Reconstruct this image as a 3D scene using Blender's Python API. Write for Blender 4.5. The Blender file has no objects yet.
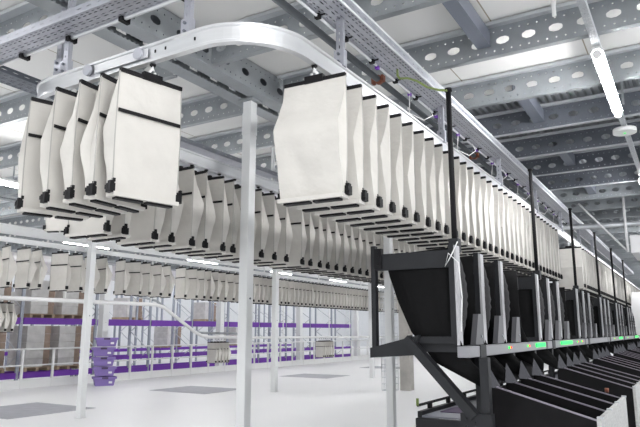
import bpy, bmesh, math, random
from mathutils import Vector, Matrix, noise
random.seed(7)
S = bpy.context.scene
COL = S.collection
PI = math.pi

# ------------------------------------------------------------------ camera
cam_d = bpy.data.cameras.new('camera'); cam = bpy.data.objects.new('camera', cam_d); COL.objects.link(cam)
S.camera = cam
cam_d.sensor_width = 36.0; cam_d.lens = 615.0 / 640.0 * 36.0
cam_d.clip_start = 0.05; cam_d.clip_end = 300
cam.location = (0, 0, 1.6)
cam.rotation_euler = (math.radians(90 + 10.861), 0, math.radians(30.915))
# ------------------------------------------------------------------ world, exposure
W = bpy.data.worlds.new('world'); S.world = W; W.use_nodes = True
bg = W.node_tree.nodes['Background']; bg.inputs['Color'].default_value = (0.95, 0.975, 1.0, 1); bg.inputs['Strength'].default_value = 0.72
TUBE = 88.0
S.view_settings.view_transform = 'Standard'; S.view_settings.look = 'None'
S.view_settings.gamma = 1.0; S.view_settings.exposure = 0.50; S.view_settings.use_curve_mapping = False

# ------------------------------------------------------------------ materials
def mat(name, col, rough=0.5, metal=0.0, var=0.0, scale=6.0, bump=0.0, bscale=40.0, emit=0.0, spec=0.5, stretch=None):
    m = bpy.data.materials.new(name); m.use_nodes = True
    nt = m.node_tree; b = nt.nodes['Principled BSDF']
    b.inputs['Base Color'].default_value = (*col, 1); b.inputs['Roughness'].default_value = rough
    b.inputs['Metallic'].default_value = metal; b.inputs['Specular IOR Level'].default_value = spec
    if emit:
        b.inputs['Emission Color'].default_value = (*col, 1); b.inputs['Emission Strength'].default_value = emit
    tc = None
    if var or bump:
        tc = nt.nodes.new('ShaderNodeTexCoord'); mp = nt.nodes.new('ShaderNodeMapping')
        nt.links.new(tc.outputs['Object'], mp.inputs['Vector'])
        if stretch: mp.inputs['Scale'].default_value = stretch
    if var:
        n = nt.nodes.new('ShaderNodeTexNoise'); n.inputs['Scale'].default_value = scale; n.inputs['Detail'].default_value = 5
        nt.links.new(mp.outputs['Vector'], n.inputs['Vector'])
        r = nt.nodes.new('ShaderNodeValToRGB')
        r.color_ramp.elements[0].position = 0.3; r.color_ramp.elements[1].position = 0.7
        r.color_ramp.elements[0].color = (*[max(0, c * (1 - var)) for c in col], 1)
        r.color_ramp.elements[1].color = (*[min(1, c * (1 + var)) for c in col], 1)
        nt.links.new(n.outputs['Fac'], r.inputs['Fac']); nt.links.new(r.outputs['Color'], b.inputs['Base Color'])
    if bump:
        n2 = nt.nodes.new('ShaderNodeTexNoise'); n2.inputs['Scale'].default_value = bscale; n2.inputs['Detail'].default_value = 3
        nt.links.new(mp.outputs['Vector'], n2.inputs['Vector'])
        bp = nt.nodes.new('ShaderNodeBump'); bp.inputs['Strength'].default_value = bump; bp.inputs['Distance'].default_value = 0.01
        nt.links.new(n2.outputs['Fac'], bp.inputs['Height']); nt.links.new(bp.outputs['Normal'], b.inputs['Normal'])
    return m

M = dict(
    fabric=mat('bag_fabric', (0.64, 0.62, 0.585), 0.85, var=0.05, scale=5, bump=0.8, bscale=9, spec=0.2),
    seam=mat('bag_seam', (0.42, 0.41, 0.39), 0.9),
    black=mat('black_plastic', (0.010, 0.0095, 0.011), 0.55, spec=0.2),
    white_pl=mat('white_plastic', (0.85, 0.85, 0.85), 0.4),
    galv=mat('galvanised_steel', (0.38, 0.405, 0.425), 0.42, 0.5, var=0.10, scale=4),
    galv_dk=mat('dark_and_shaded_steel', (0.17, 0.185, 0.215), 0.45, 0.5, var=0.08, scale=3),  # dark fittings, and shade painted into some right-hand joists
    galv_lt=mat('bright_and_lit_steel', (0.62, 0.64, 0.67), 0.35, 0.4, var=0.08, scale=3),  # bright fittings, and the painted lit strip on joist tops
    deck=mat('corrugated_deck', (0.34, 0.36, 0.38), 0.5, 0.4, var=0.15, scale=3),
    alu=mat('aluminium_rail', (0.72, 0.73, 0.75), 0.3, 0.75, var=0.05, scale=3, stretch=(1, 1, 8)),
    pole_wh=mat('white_painted_steel', (0.80, 0.81, 0.815), 0.4),
    tray=mat('tray_steel', (0.44, 0.45, 0.50), 0.35, 0.5, var=0.08, scale=5),
    pipe=mat('dark_pipe', (0.09, 0.10, 0.11), 0.4),
    orange=mat('rust_clamp', (0.20, 0.06, 0.03), 0.6),
    anthra=mat('anthracite_steel', (0.022, 0.023, 0.026), 0.45, var=0.1, spec=0.25),
    anthra_lt=mat('grey_aluminium_profile', (0.30, 0.30, 0.32), 0.38, 0.4),
    blackfab=mat('black_sling_fabric', (0.006, 0.006, 0.0065), 0.75, bump=0.3, bscale=25, spec=0.12),
    pleat=mat('pleated_black_cloth', (0.035, 0.035, 0.037), 0.6, spec=0.3),
    wing2=mat('glossy_dark_sheet', (0.09, 0.09, 0.10), 0.2, 0.8),
    wing=mat('mid_grey_bracket', (0.13, 0.13, 0.14), 0.4, 0.3),
    trim=mat('blue_grey_steel', (0.20, 0.22, 0.27), 0.4, 0.4),
    strip=mat('light_grey_profile', (0.50, 0.50, 0.52), 0.4, 0.2),
    blackpan=mat('black_panel', (0.006, 0.0055, 0.0065), 0.5, var=0.2, scale=12, spec=0.15),
    edge=mat('worn_edge', (0.30, 0.27, 0.32), 0.35, 0.6),
    zinc=mat('brushed_zinc', (0.55, 0.55, 0.54), 0.4, 0.7, var=0.15, scale=20, stretch=(1, 1, 6)),
    purple=mat('purple_beam', (0.17, 0.035, 0.42), 0.45),
    tote=mat('purple_tote', (0.27, 0.19, 0.50), 0.5),
    carton=mat('brown_carton', (0.32, 0.24, 0.19), 0.8, var=0.15),
    wrap=mat('film_wrapped_carton', (0.60, 0.59, 0.58), 0.35, var=0.12, scale=4, bump=0.4, bscale=10),
    wood=mat('pallet_wood', (0.40, 0.31, 0.22), 0.8, var=0.2),
    guard=mat('guard_white', (0.80, 0.80, 0.80), 0.4),
    patch=mat('grey_floor_coating', (0.38, 0.385, 0.42), 0.5, var=0.1, scale=4),
    concrete=mat('concrete', (0.50, 0.48, 0.45), 0.85, var=0.15, scale=3),
    green_e=mat('green_led', (0.0, 0.9, 0.08), 0.4, emit=1.6),
    red_e=mat('red_led', (1.0, 0.06, 0.02), 0.4, emit=1.2),
    tube_e=mat('lit_tube', (1.0, 1.0, 1.0), 0.4, emit=TUBE),
    greenwire=mat('green_yellow_wire', (0.25, 0.33, 0.10), 0.5),
    belt=mat('conveyor_belt', (0.30, 0.31, 0.36), 0.5),
    purp_d=mat('dark_purple_mat', (0.07, 0.045, 0.10), 0.6),
    duct=mat('white_duct', (0.78, 0.78, 0.79), 0.45),
    rack=mat('rack_steel', (0.36, 0.39, 0.45), 0.45, 0.3),
    wall=mat('white_wall', (0.78, 0.79, 0.81), 0.8, var=0.03),
)

def floor_material():
    m = bpy.data.materials.new('white_coated_floor'); m.use_nodes = True
    nt = m.node_tree; b = nt.nodes['Principled BSDF']
    tc = nt.nodes.new('ShaderNodeTexCoord'); n = nt.nodes.new('ShaderNodeTexNoise'); n.inputs['Scale'].default_value = 0.6; n.inputs['Detail'].default_value = 8
    r = nt.nodes.new('ShaderNodeValToRGB'); r.color_ramp.elements[0].color = (0.85, 0.85, 0.86, 1); r.color_ramp.elements[1].color = (0.90, 0.90, 0.905, 1)
    nt.links.new(tc.outputs['Object'], n.inputs['Vector']); nt.links.new(n.outputs['Fac'], r.inputs['Fac']); nt.links.new(r.outputs['Color'], b.inputs['Base Color'])
    b.inputs['Roughness'].default_value = 0.45
    return m

def ceiling_material():
    m = bpy.data.materials.new('ceiling_board'); m.use_nodes = True
    nt = m.node_tree; b = nt.nodes['Principled BSDF']
    tc = nt.nodes.new('ShaderNodeTexCoord'); br = nt.nodes.new('ShaderNodeTexBrick')
    br.inputs['Scale'].default_value = 1.0; br.inputs['Mortar Size'].default_value = 0.006
    br.inputs['Brick Width'].default_value = 1.2; br.inputs['Row Height'].default_value = 2.4; br.offset = 0.5
    br.inputs['Color1'].default_value = (0.86, 0.855, 0.84, 1); br.inputs['Color2'].default_value = (0.83, 0.825, 0.81, 1)
    br.inputs['Mortar'].default_value = (0.42, 0.37, 0.30, 1)
    nt.links.new(tc.outputs['Object'], br.inputs['Vector']); nt.links.new(br.outputs['Color'], b.inputs['Base Color'])
    b.inputs['Roughness'].default_value = 0.8
    return m
M['floor'] = floor_material(); M['ceil'] = ceiling_material()

# ------------------------------------------------------------------ mesh helpers
class MB:
    """collects geometry for ONE mesh object"""
    def __init__(s): s.v = []; s.f = []; s.m = []; s.cur = 0; s.sm = []; s.smooth = False
    def quad(s, *p):
        i = len(s.v); s.v += [tuple(q) for q in p]; s.f.append(tuple(range(i, i + len(p)))); s.m.append(s.cur); s.sm.append(s.smooth)
    def box(s, x0, x1, y0, y1, z0, z1, rot=None, c=None):
        P = [Vector((x, y, z)) for x in (x0, x1) for y in (y0, y1) for z in (z0, z1)]
        if rot is not None:
            cc = Vector(c) if c else Vector(((x0 + x1) / 2, (y0 + y1) / 2, (z0 + z1) / 2))
            P = [rot @ (p - cc) + cc for p in P]
        i = len(s.v); s.v += [tuple(p) for p in P]
        for f in ((0, 1, 3, 2), (4, 6, 7, 5), (0, 4, 5, 1), (2, 3, 7, 6), (0, 2, 6, 4), (1, 5, 7, 3)):
            s.f.append(tuple(i + k for k in f)); s.m.append(s.cur); s.sm.append(False)
        return s
    def bar(s, a, b, w, h, up=(0, 0, 1)):
        a = Vector(a); b = Vector(b); d = (b - a).normalized(); u = Vector(up)
        if abs(d.dot(u)) > 0.99: u = Vector((0, 1, 0))
        r = d.cross(u).normalized(); u = r.cross(d)
        i = len(s.v)
        for p in (a, b):
            for sx, sy in ((-1, -1), (1, -1), (1, 1), (-1, 1)): s.v.append(tuple(p + r * sx * w / 2 + u * sy * h / 2))
        for f in ((3, 2, 1, 0), (4, 5, 6, 7), (0, 1, 5, 4), (1, 2, 6, 5), (2, 3, 7, 6), (3, 0, 4, 7)):
            s.f.append(tuple(i + k for k in f)); s.m.append(s.cur); s.sm.append(False)
        return s
    def tube(s, pts, r, n=8):
        pts = [Vector(p) for p in pts]; i = len(s.v)
        for k, p in enumerate(pts):
            d = (pts[min(k + 1, len(pts) - 1)] - pts[max(k - 1, 0)]).normalized()
            u = Vector((0, 0, 1)) if abs(d.z) < 0.9 else Vector((1, 0, 0))
            a = d.cross(u).normalized(); b = a.cross(d)
            for j in range(n):
                t = 2 * PI * j / n; s.v.append(tuple(p + (a * math.cos(t) + b * math.sin(t)) * r))
        for k in range(len(pts) - 1):
            for j in range(n):
                s.f.append((i + k * n + j, i + k * n + (j + 1) % n, i + (k + 1) * n + (j + 1) % n, i + (k + 1) * n + j)); s.m.append(s.cur); s.sm.append(True)
        s.f.append(tuple(i + j for j in range(n))[::-1]); s.m.append(s.cur); s.sm.append(False)
        s.f.append(tuple(i + (len(pts) - 1) * n + j for j in range(n))); s.m.append(s.cur); s.sm.append(False)
        return s
    def sweep(s, path, prof, closed_prof=True):
        """sweep profile [(side, z)] along horizontal path"""
        path = [Vector(p) for p in path]; n = len(prof); i = len(s.v)
        for k, p in enumerate(path):
            d = (path[min(k + 1, len(path) - 1)] - path[max(k - 1, 0)]); d.z = 0; d.normalize()
            r = Vector((d.y, -d.x, 0))
            for (a, z) in prof: s.v.append(tuple(p + r * a + Vector((0, 0, z))))
        for k in range(len(path) - 1):
            for j in range(n if closed_prof else n - 1):
                s.f.append((i + k * n + j, i + k * n + (j + 1) % n, i + (k + 1) * n + (j + 1) % n, i + (k + 1) * n + j)); s.m.append(s.cur); s.sm.append(False)
        if closed_prof:
            s.f.append(tuple(i + j for j in range(n))[::-1]); s.m.append(s.cur); s.sm.append(False)
            s.f.append(tuple(i + (len(path) - 1) * n + j for j in range(n))); s.m.append(s.cur); s.sm.append(False)
        return s
    def prism(s, poly, axis, a, b):
        """poly of 2d points in the plane normal to axis ('x': (y,z), 'y': (x,z), 'z': (x,y))"""
        def P(q, t): return {'x': (t, q[0], q[1]), 'y': (q[0], t, q[1]), 'z': (q[0], q[1], t)}[axis]
        i = len(s.v); n = len(poly)
        s.v += [P(q, a) for q in poly] + [P(q, b) for q in poly]
        s.f.append(tuple(range(i, i + n))[::-1]); s.f.append(tuple(range(i + n, i + 2 * n))); s.m += [s.cur] * 2; s.sm += [False] * 2
        for j in range(n):
            s.f.append((i + j, i + (j + 1) % n, i + n + (j + 1) % n, i + n + j)); s.m.append(s.cur); s.sm.append(False)
        return s
    def plate(s, o, U, V, length, rows):
        """perforated sheet: rows = [(height, pitch, hole_w, hole_h, phase, sides)], hole_w 0 = solid"""
        o = Vector(o); U = Vector(U); V = Vector(V); v0 = 0
        for (h, pitch, hw, hh, ph, ns) in rows:
            if not hw:
                s.quad(o + V * v0, o + U * length + V * v0, o + U * length + V * (v0 + h), o + V * (v0 + h))
            else:
                nc = max(1, round(length / pitch)); cw = length / nc
                for c in range(nc):
                    cx = (c + .5) * cw; cy = v0 + h / 2
                    A = math.atan2(h / 2, cw / 2)
                    if ns == 12:
                        an = [A, A + (PI - 2 * A) / 3, A + 2 * (PI - 2 * A) / 3, PI - A, PI - A / 3, PI + A / 3]
                        an = an + [t + PI for t in an]
                    else:
                        an = [A, PI / 2, PI - A, PI, PI + A, 1.5 * PI, 2 * PI - A, 2 * PI]
                    inn = []; out = []
                    for t in an:
                        ct, st = math.cos(t), math.sin(t)
                        e = (abs(ct) ** 2.6 + abs(st) ** 2.6) ** (-1 / 2.6) if ns == 12 else 1
                        inn.append(o + U * (cx + hw / 2 * ct * e) + V * (cy + hh / 2 * st * e))
                        k = min(cw / 2 / max(abs(ct), 1e-6), h / 2 / max(abs(st), 1e-6))
                        out.append(o + U * (cx + k * ct) + V * (cy + k * st))
                    i = len(s.v); n = len(an); s.v += [tuple(p) for p in inn] + [tuple(p) for p in out]
                    for j in range(n):
                        s.f.append((i + j, i + n + j, i + n + (j + 1) % n, i + (j + 1) % n)); s.m.append(s.cur); s.sm.append(False)
            v0 += h
        return s
    def mesh(s, name, mats):
        me = bpy.data.meshes.new(name); me.from_pydata(s.v, [], s.f)
        for m in (mats if isinstance(mats, (list, tuple)) else [mats]): me.materials.append(M[m])
        me.polygons.foreach_set('material_index', s.m); me.polygons.foreach_set('use_smooth', s.sm); me.update()
        return me
    def build(s, name, mats, parent=None, solid=0, bevel=0):
        o = bpy.data.objects.new(name, s.mesh(name, mats)); COL.objects.link(o)
        if parent: o.parent = parent
        if solid:
            md = o.modifiers.new('solid', 'SOLIDIFY'); md.thickness = solid; md.offset = 0
        if bevel:
            md = o.modifiers.new('bevel', 'BEVEL'); md.width = bevel; md.segments = 2; md.limit_method = 'ANGLE'
        return o

def tag(o, label=None, cat=None, group=None, kind=None):
    if label: o['label'] = label
    if cat: o['category'] = cat
    if group: o['group'] = group
    if kind: o['kind'] = kind
    return o
def empty(name, loc=(0, 0, 0), rz=0):
    o = bpy.data.objects.new(name, None); o.location = loc; o.rotation_euler = (0, 0, rz); o.empty_display_size = .1
    COL.objects.link(o); return o
KIDS = {}
def copy_tree(o, parent=None):
    c = o.copy(); COL.objects.link(c); c.parent = parent
    for ch in list(o.children): copy_tree(ch, c)
    return c
ONES = ['', 'first', 'second', 'third', 'fourth', 'fifth', 'sixth', 'seventh', 'eighth', 'ninth', 'tenth', 'eleventh', 'twelfth', 'thirteenth', 'fourteenth', 'fifteenth', 'sixteenth', 'seventeenth', 'eighteenth', 'nineteenth']
TENS = {2: 'twent', 3: 'thirt', 4: 'fort', 5: 'fift', 6: 'sixt', 7: 'sevent', 8: 'eight', 9: 'ninet'}
def ordn(n):
    if n < 20: return ONES[n]
    t, u = divmod(n, 10)
    return TENS[t] + 'ieth' if u == 0 else TENS[t] + 'y-' + ONES[u]

# ------------------------------------------------------------------ setting
tag(MB().box(-34, 6, -4, 62, -0.1, 0).build('floor', 'floor'), kind='structure')
tag(MB().box(-34, -33.8, -4, 62, 0, 9).build('wall_left', 'wall'), kind='structure')
tag(MB().box(-34, 6, 62, 62.2, 0, 9).build('wall_back', 'wall'), kind='structure')
CZ = 4.12
b = MB(); b.box(-25, 3, -1.5, 6.35, CZ, CZ + .1); b.box(-25, -3.55, 6.35, 46, CZ, CZ + .1)
tag(b.build('ceiling', 'ceil'), kind='structure')
# corrugated upper deck on the far right
b = MB(); x = -3.54; z0 = CZ + .02
while x < 3:
    w = .08
    for (xa, za, xb, zb) in ((x, 0, x + .028, 0), (x + .028, 0, x + .04, .04), (x + .04, .04, x + .068, .04), (x + .068, .04, x + .08, 0)):
        b.quad((xa, 6.35, z0 + za), (xb, 6.35, z0 + zb), (xb, 46, z0 + zb), (xa, 46, z0 + za))
    x += w
o = b.build('ceiling_corrugated', 'deck', solid=.004); o.name = 'ceiling.001'; tag(o, kind='structure')

# ------------------------------------------------------------------ joists and beams
def joist_meshes(x0, x1, m_web, m_fl):
    L = x1 - x0
    w = MB(); w.plate((0, 0, 3.858), (1, 0, 0), (0, 0, 1), L, [(.010, 1, 0, 0, 0, 0), (.042, .07, .015, .015, 0, 8), (.125, .21, .105, .067, 0, 12), (.042, .07, .015, .015, 0, 8), (.025, 1, 0, 0, 0, 0)])
    f = MB(); f.box(0, L, 0.002, .063, 3.85, 3.858); f.box(0, L, .056, .063, 3.858, 3.875)
    t = MB(); t.box(0, L, -.10, -.002, 4.098, 4.108); t.box(0, L, -.10, -.092, 4.078, 4.098)  # top flange: paler steel paints the lit strip above the web
    return w.mesh('joist_web', m_web), f.mesh('joist_flange', m_fl), t.mesh('joist_top', 'galv_lt')
SPANS = {'right': (-3.33, 1.9), 'middle': (-9.68, -3.78), 'left': (-16.2, -10.12)}
for sp, (x0, x1) in SPANS.items():
    lt = joist_meshes(x0, x1, 'galv', 'galv'); shaded = joist_meshes(x0, x1, 'galv_dk', 'galv_lt')
    rng = {'right': range(0, 32), 'middle': range(0, 20), 'left': range(2, 24)}[sp]
    for k in rng:
        Y = 2.667 + 1.083 * k
        if sp == 'middle' and k == 0: pass
        ms = shaded if (sp == 'right' and k in (4, 5, 6, 7)) else lt  # same joists, darkened in colour for the shade under the deck
        r = empty('ceiling_joist', (x0, Y, 0))
        for nm, me, so in (('web', ms[0], .004), ('bottom_flange', ms[1], 0), ('top_flange', ms[2], 0)):
            o = bpy.data.objects.new(nm, me); COL.objects.link(o); o.parent = r
            if so:
                md = o.modifiers.new('s', 'SOLIDIFY'); md.thickness = so
        where = {'right': 'over the black pocket stations', 'middle': 'between the two long roof beams', 'left': 'on the far side above the racks'}[sp]
        tag(r, f'perforated {"shade-darkened grey" if ms is shaded else "grey"} steel ceiling joist {where}, {ordn(k - rng[0] + 1)} from the camera', 'joist', f'perforated ceiling joists {where}')

def primary(X, y0, y1, label):
    r = empty('roof_beam', (X, y0, 0)); L = y1 - y0
    for s, nm in ((1, 'channel'), (-1, 'channel')):
        b = MB(); b.plate((s * .192, 0, 3.85), (0, 1, 0), (0, 0, 1), L, [(.017, 1, 0, 0, 0, 0), (.045, .075, .015, .015, 0, 8), (.125, .283, .108, .07, 0, 12), (.045, .075, .015, .015, 0, 8), (.03, 1, 0, 0, 0, 0)])
        o = b.build(nm, 'galv', r, solid=.005)
        b = MB(); xs = sorted((s * .194, s * .042)); b.box(xs[0], xs[1], 0, L, 3.843, 3.85); b.box(*sorted((s * .042, s * .049)), 0, L, 3.85, 3.875)
        # row of small teeth along the inner lip
        y = 0.05
        while y < min(L, 16): b.box(*sorted((s * .030, s * .042)), y, y + .016, 3.846, 3.856); y += .045
        b.build('flange', 'galv', o)
    MB().box(-.18, .18, 0, L, 4.09, 4.11).build('top_plate', 'galv_dk', r)
    tag(r, label, 'roof beam')
primary(-3.55, 1.0, 46, 'double steel roof beam crossing above the nearest white post')
primary(-9.9, 1.0, 46, 'double steel roof beam over the far line of white posts')
primary(-16.4, 4.0, 46, 'double steel roof beam above the white guard railing')

for Y, wh in ((3.75, 'nearest to the camera'), (5.916, 'left of the lit tube lamp'), (8.08, 'beyond the round detector'), (10.25, 'farthest one')):
    b = MB(); b.box(-1.34, -1.23, Y + .07, Y + 1.07, 3.93, 3.937); b.box(-1.34, -1.333, Y + .07, Y + 1.07, 3.937, 4.07); b.box(-1.237, -1.23, Y + .07, Y + 1.07, 3.937, 4.07)
    o = b.build('trimmer_channel', 'trim')
    tag(o, f'short blue-grey steel channel bridging two ceiling joists, {wh}', 'steel channel', 'short channels between joists')

# ------------------------------------------------------------------ white posts
def post(x, y, w, h, label):
    r = empty('support_post', (x, y, 0))
    MB().box(-w / 2, w / 2, -w / 2, w / 2, 0.012, h).build('shaft', 'pole_wh', r, bevel=.008)
    MB().box(-w * .62, w * .62, -w * .62, w * .62, 0, .012).build('base_plate', 'pole_wh', r)
    MB().box(-w * .54, w * .54, -w * .54, w * .54, h - .34, h - .12).build('collar', 'pole_wh', r, bevel=.004)
    MB().box(-w * .9, w * .9, -w * .8, w * .8, h, h + .02).build('cap_plate', 'galv', r)
    b = MB()
    b.tube([(w / 2, .0, 1.9), (w / 2 + .006, 0, 1.9)], .010)
    b.build('bolt', 'galv_dk', r)
    tag(r, label, 'post')
post(-3.55, 4.585, .1, 3.82, 'nearest white square steel post, left of the first right-row bag')
post(-3.55, 7.77, .1, 3.82, 'white square steel post just behind the near black pocket frame')
post(-10.09, 8.06, .125, 3.82, 'white square steel post standing left of the purple tote stack')
post(-9.9, 14.12, .14, 3.82, 'white square steel post between two grey floor patches mid-floor')
post(-9.9, 20.1, .145, 3.82, 'slim far white post left of the near black pocket frame')
post(-9.9, 26.1, .145, 3.82, 'farthest white post in line behind the mid-floor one')
for Y, t in ((14.2, 'just right of the purple tote stack'), (20.2, 'behind the nearest white post'), (26.3, 'beside the low hanging far bag bundle'), (32.4, 'at the far end of the railing')):
    post(-16.95, Y, .24, 3.82, f'white structural post behind the guard railing, {t}')

# concrete pillar and wire cage
r = empty('concrete_pillar', (-7.0, 16.4, 0))
MB().box(-.15, .15, -.15, .15, 0, 3.84).build('shaft', 'concrete', r, bevel=.01)
MB().box(-.155, .155, -.155, .155, 1.10, 1.28).build('marker_band', 'orange', r)
tag(r, 'greyish brown square pillar with orange band behind the near black frame', 'pillar')
b = MB(); cx, cy = -7.33, 16.0
for k in range(5):
    t = k / 4
    b.bar((cx - .17, cy - .17 + .34 * t, .02), (cx - .17, cy - .17 + .34 * t, 3.4), .01, .01); b.bar((cx + .17, cy - .17 + .34 * t, .02), (cx + .17, cy - .17 + .34 * t, 3.4), .01, .01)
    b.bar((cx - .17 + .34 * t, cy - .17, .02), (cx - .17 + .34 * t, cy - .17, 3.4), .01, .01); b.bar((cx - .17 + .34 * t, cy + .17, .02), (cx - .17 + .34 * t, cy + .17, 3.4), .01, .01)
z = .02
while z < 3.42:
    for a, c in (((-1, -1), (1, -1)), ((1, -1), (1, 1)), ((1, 1), (-1, 1)), ((-1, 1), (-1, -1))):
        b.bar((cx + .17 * a[0], cy + .17 * a[1], z), (cx + .17 * c[0], cy + .17 * c[1], z), .012, .014)
    z += .17
tag(b.build('wire_mesh_riser', 'galv_lt'), 'square wire mesh cable riser standing left of the brown pillar', 'cable riser')

# grey floor patches
for Y0, Y1, t in ((7.25, 9.25, 'nearest, beside the leftmost white post'), (12.7, 14.35, 'in the middle, left of the second white post'), (19.0, 20.7, 'third, ahead of the slim white post'), (25.3, 26.8, 'farthest, by the far railing')):
    b = MB(); b.box(-13.1, -11.1, Y0, Y1, 0.0, .006)
    tag(b.build('floor_patch', 'patch'), f'flat grey rectangle on the white floor, {t}', 'floor marking', 'grey floor rectangles')

# ------------------------------------------------------------------ guard railing
def railing(X, y0, y1):
    r = empty('guard_railing', (X, y0, 0)); L = y1 - y0
    MB().tube([(0, 0, 1.1), (0, L, 1.1)], .024).build('top_rail', 'guard', r)
    MB().tube([(0, 0, .64), (0, L, .64)], .022).build('middle_rail', 'guard', r)
    MB().box(-.015, .015, 0, L, .0, .24).build('kick_board', 'guard', r)
    n = int(L) + 1
    me = None
    for k in range(n):
        if me is None:
            o = MB().box(-.03, .03, -.03, .03, 0, 1.08).build('post', 'guard', r); me = o
        else:
            o = me.copy(); COL.objects.link(o); o.parent = r
        o.location = (0, k * 1.0 + .14, 0)
    tag(r, 'long white guard railing in front of the purple racks', 'railing')
railing(-16.6, 8.0, 40.0)

# ------------------------------------------------------------------ racks
def rack(X, y0, bays, bay, levels, label, H=3.6, D=1.1):
    r = empty('pallet_rack', (X, y0, 0))
    up = None
    for k in range(bays + 1):
        for dx in (0, -D):
            if up is None:
                b = MB(); b.plate((0, 0, 0), (0, 0, 1), (0, 1, 0), H, [(.03, 1, 0, 0, 0, 0), (.04, .1, .03, .02, 0, 8), (.03, 1, 0, 0, 0, 0)]); b.box(-.06, -.004, 0, .008, 0, H); b.box(-.06, -.004, .092, .1, 0, H)
                up = b.build('upright', 'rack', r); o = up
            else: o = up.copy(); COL.objects.link(o); o.parent = r
            o.location = (dx, k * bay - .05, 0)
        b = MB(); z = .2; s = 0
        while z < H - .8:
            a, c = ((-.02, z), (-D + .02, z + .7)) if s else ((-D + .02, z), (-.02, z + .7))
            b.bar((a[0], k * bay, a[1]), (c[0], k * bay, c[1]), .03, .03); z += .7; s = 1 - s
        b.build('brace', 'galv_lt', r)
    for k in range(bays):
        for (z0, z1) in levels:
            for dx in (0.012, -D - .012):
                MB().box(dx - .02, dx + .02, k * bay + .06, (k + 1) * bay - .06, z0, z1).build('beam', 'purple', r)
    return tag(r, label, 'pallet rack')
rack(-18.4, 9.3, 2, 2.9, [(.14, .32), (1.84, 2.04)], 'nearest rack bays left of the totes, loaded with wrapped cartons')
rack(-18.4, 15.3, 8, 2.4, [(.06, .26), (.58, .70), (1.82, 2.04)], 'long empty purple-beamed rack behind the guard railing')
rack(-22.5, 10.0, 9, 2.7, [(.7, .80), (2.0, 2.12)], 'second purple-beamed rack standing behind the first one')
rack(-26.5, 8.0, 10, 3.0, [(2.1, 2.2)], 'rearmost rack by the far white wall')

# pallet loads
def pallet_load(name, x, y, z, w, h, label, brown):
    r = empty(name, (x, y, z)); d = .5
    b = MB()
    for k in range(3): b.box(-.5, .5, -w / 2 + k * (w / 2 - .05), -w / 2 + k * (w / 2 - .05) + .1, 0, .1)
    b.box(-.5, .5, -w / 2, w / 2, .1, .125); b.build('pallet', 'wood', r)
    nl = int(h / .24); hh = h / nl
    b = MB()
    for k in range(nl): b.box(-.48 + random.uniform(0, .02), .48 - random.uniform(0, .02), -w / 2 + .02, w / 2 * .42, .13 + k * hh, .13 + (k + 1) * hh - .008)
    b.build('wrapped_cartons', 'wrap', r)
    b = MB()
    for k in range(nl): b.box(-.46, .46 - random.uniform(0, .03), w / 2 * .46, w / 2 - .02, .13 + k * hh, .13 + (k + 1) * hh - .006)
    b.build('brown_cartons', 'carton', r)
    tag(r, label, 'pallet load', 'pallet loads on the racks')
for i, (y, t) in enumerate(((10.25, 'leftmost'), (11.35, 'second'), (12.93, 'third'), (14.12, 'fourth'))):
    pallet_load('pallet_load', -18.95, y, .34, .92, 1.32, f'film-wrapped carton load on the lower purple beam, {t} along', i % 2)
    pallet_load('pallet_load', -18.95, y + .03, 2.05, .92, 1.1, f'film-wrapped carton load on the upper purple beam, {t} along', i % 2)
for i in range(7):
    pallet_load('pallet_load', -23.05, 12.6 + i * 2.7, 2.13 if i % 2 else .81, 1.0, .9, f'carton load on the second rack, {ordn(i + 1)} from the left', 0)

# totes
def tote_mesh():
    bm = bmesh.new()
    def ring(w, d, z): return [bm.verts.new((sx * w / 2, sy * d / 2, z)) for sx, sy in ((-1, -1), (1, -1), (1, 1), (-1, 1))]
    R = [ring(.34, .52, 0), ring(.40, .60, .20), ring(.46, .68, .20), ring(.46, .68, .262), ring(.40, .62, .262), ring(.33, .51, .02)]
    for a, c in zip(R, R[1:]):
        for j in range(4): bm.faces.new((a[j], a[(j + 1) % 4], c[(j + 1) % 4], c[j]))
    bm.faces.new(R[0][::-1]); bm.faces.new(R[-1])
    bmesh.ops.recalc_face_normals(bm, faces=bm.faces)
    me = bpy.data.meshes.new('tote'); bm.to_mesh(me); me.materials.append(M['tote']); return me
tm = tote_mesh()
gm = MB().box(-.004, .004, -.09, .09, -.025, .025).mesh('grip', 'purp_d')
lm = MB().box(-.003, .003, -.05, .05, -.03, .03).mesh('paper', 'white_pl')
TX, TY = -15.5, 13.1
names = ['lowest', 'second from the bottom', 'middle', 'second from the top', 'topmost']
for k in range(5):
    r = empty('storage_tote', (TX + random.uniform(-.03, .03), TY + random.uniform(-.04, .04), k * .288), random.uniform(-.06, .06) - .62)
    o = bpy.data.objects.new('bin_shell', tm); COL.objects.link(o); o.parent = r
    g = bpy.data.objects.new('hand_grip', gm); COL.objects.link(g); g.parent = r; g.location = (.232, 0, .23)
    l = bpy.data.objects.new('paper_tag', lm); COL.objects.link(l); l.parent = r; l.location = (.195, .16, .1)
    tag(r, f'purple plastic tote by the railing, {names[k]} of the stack', 'tote', 'purple totes stacked by the railing')

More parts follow.
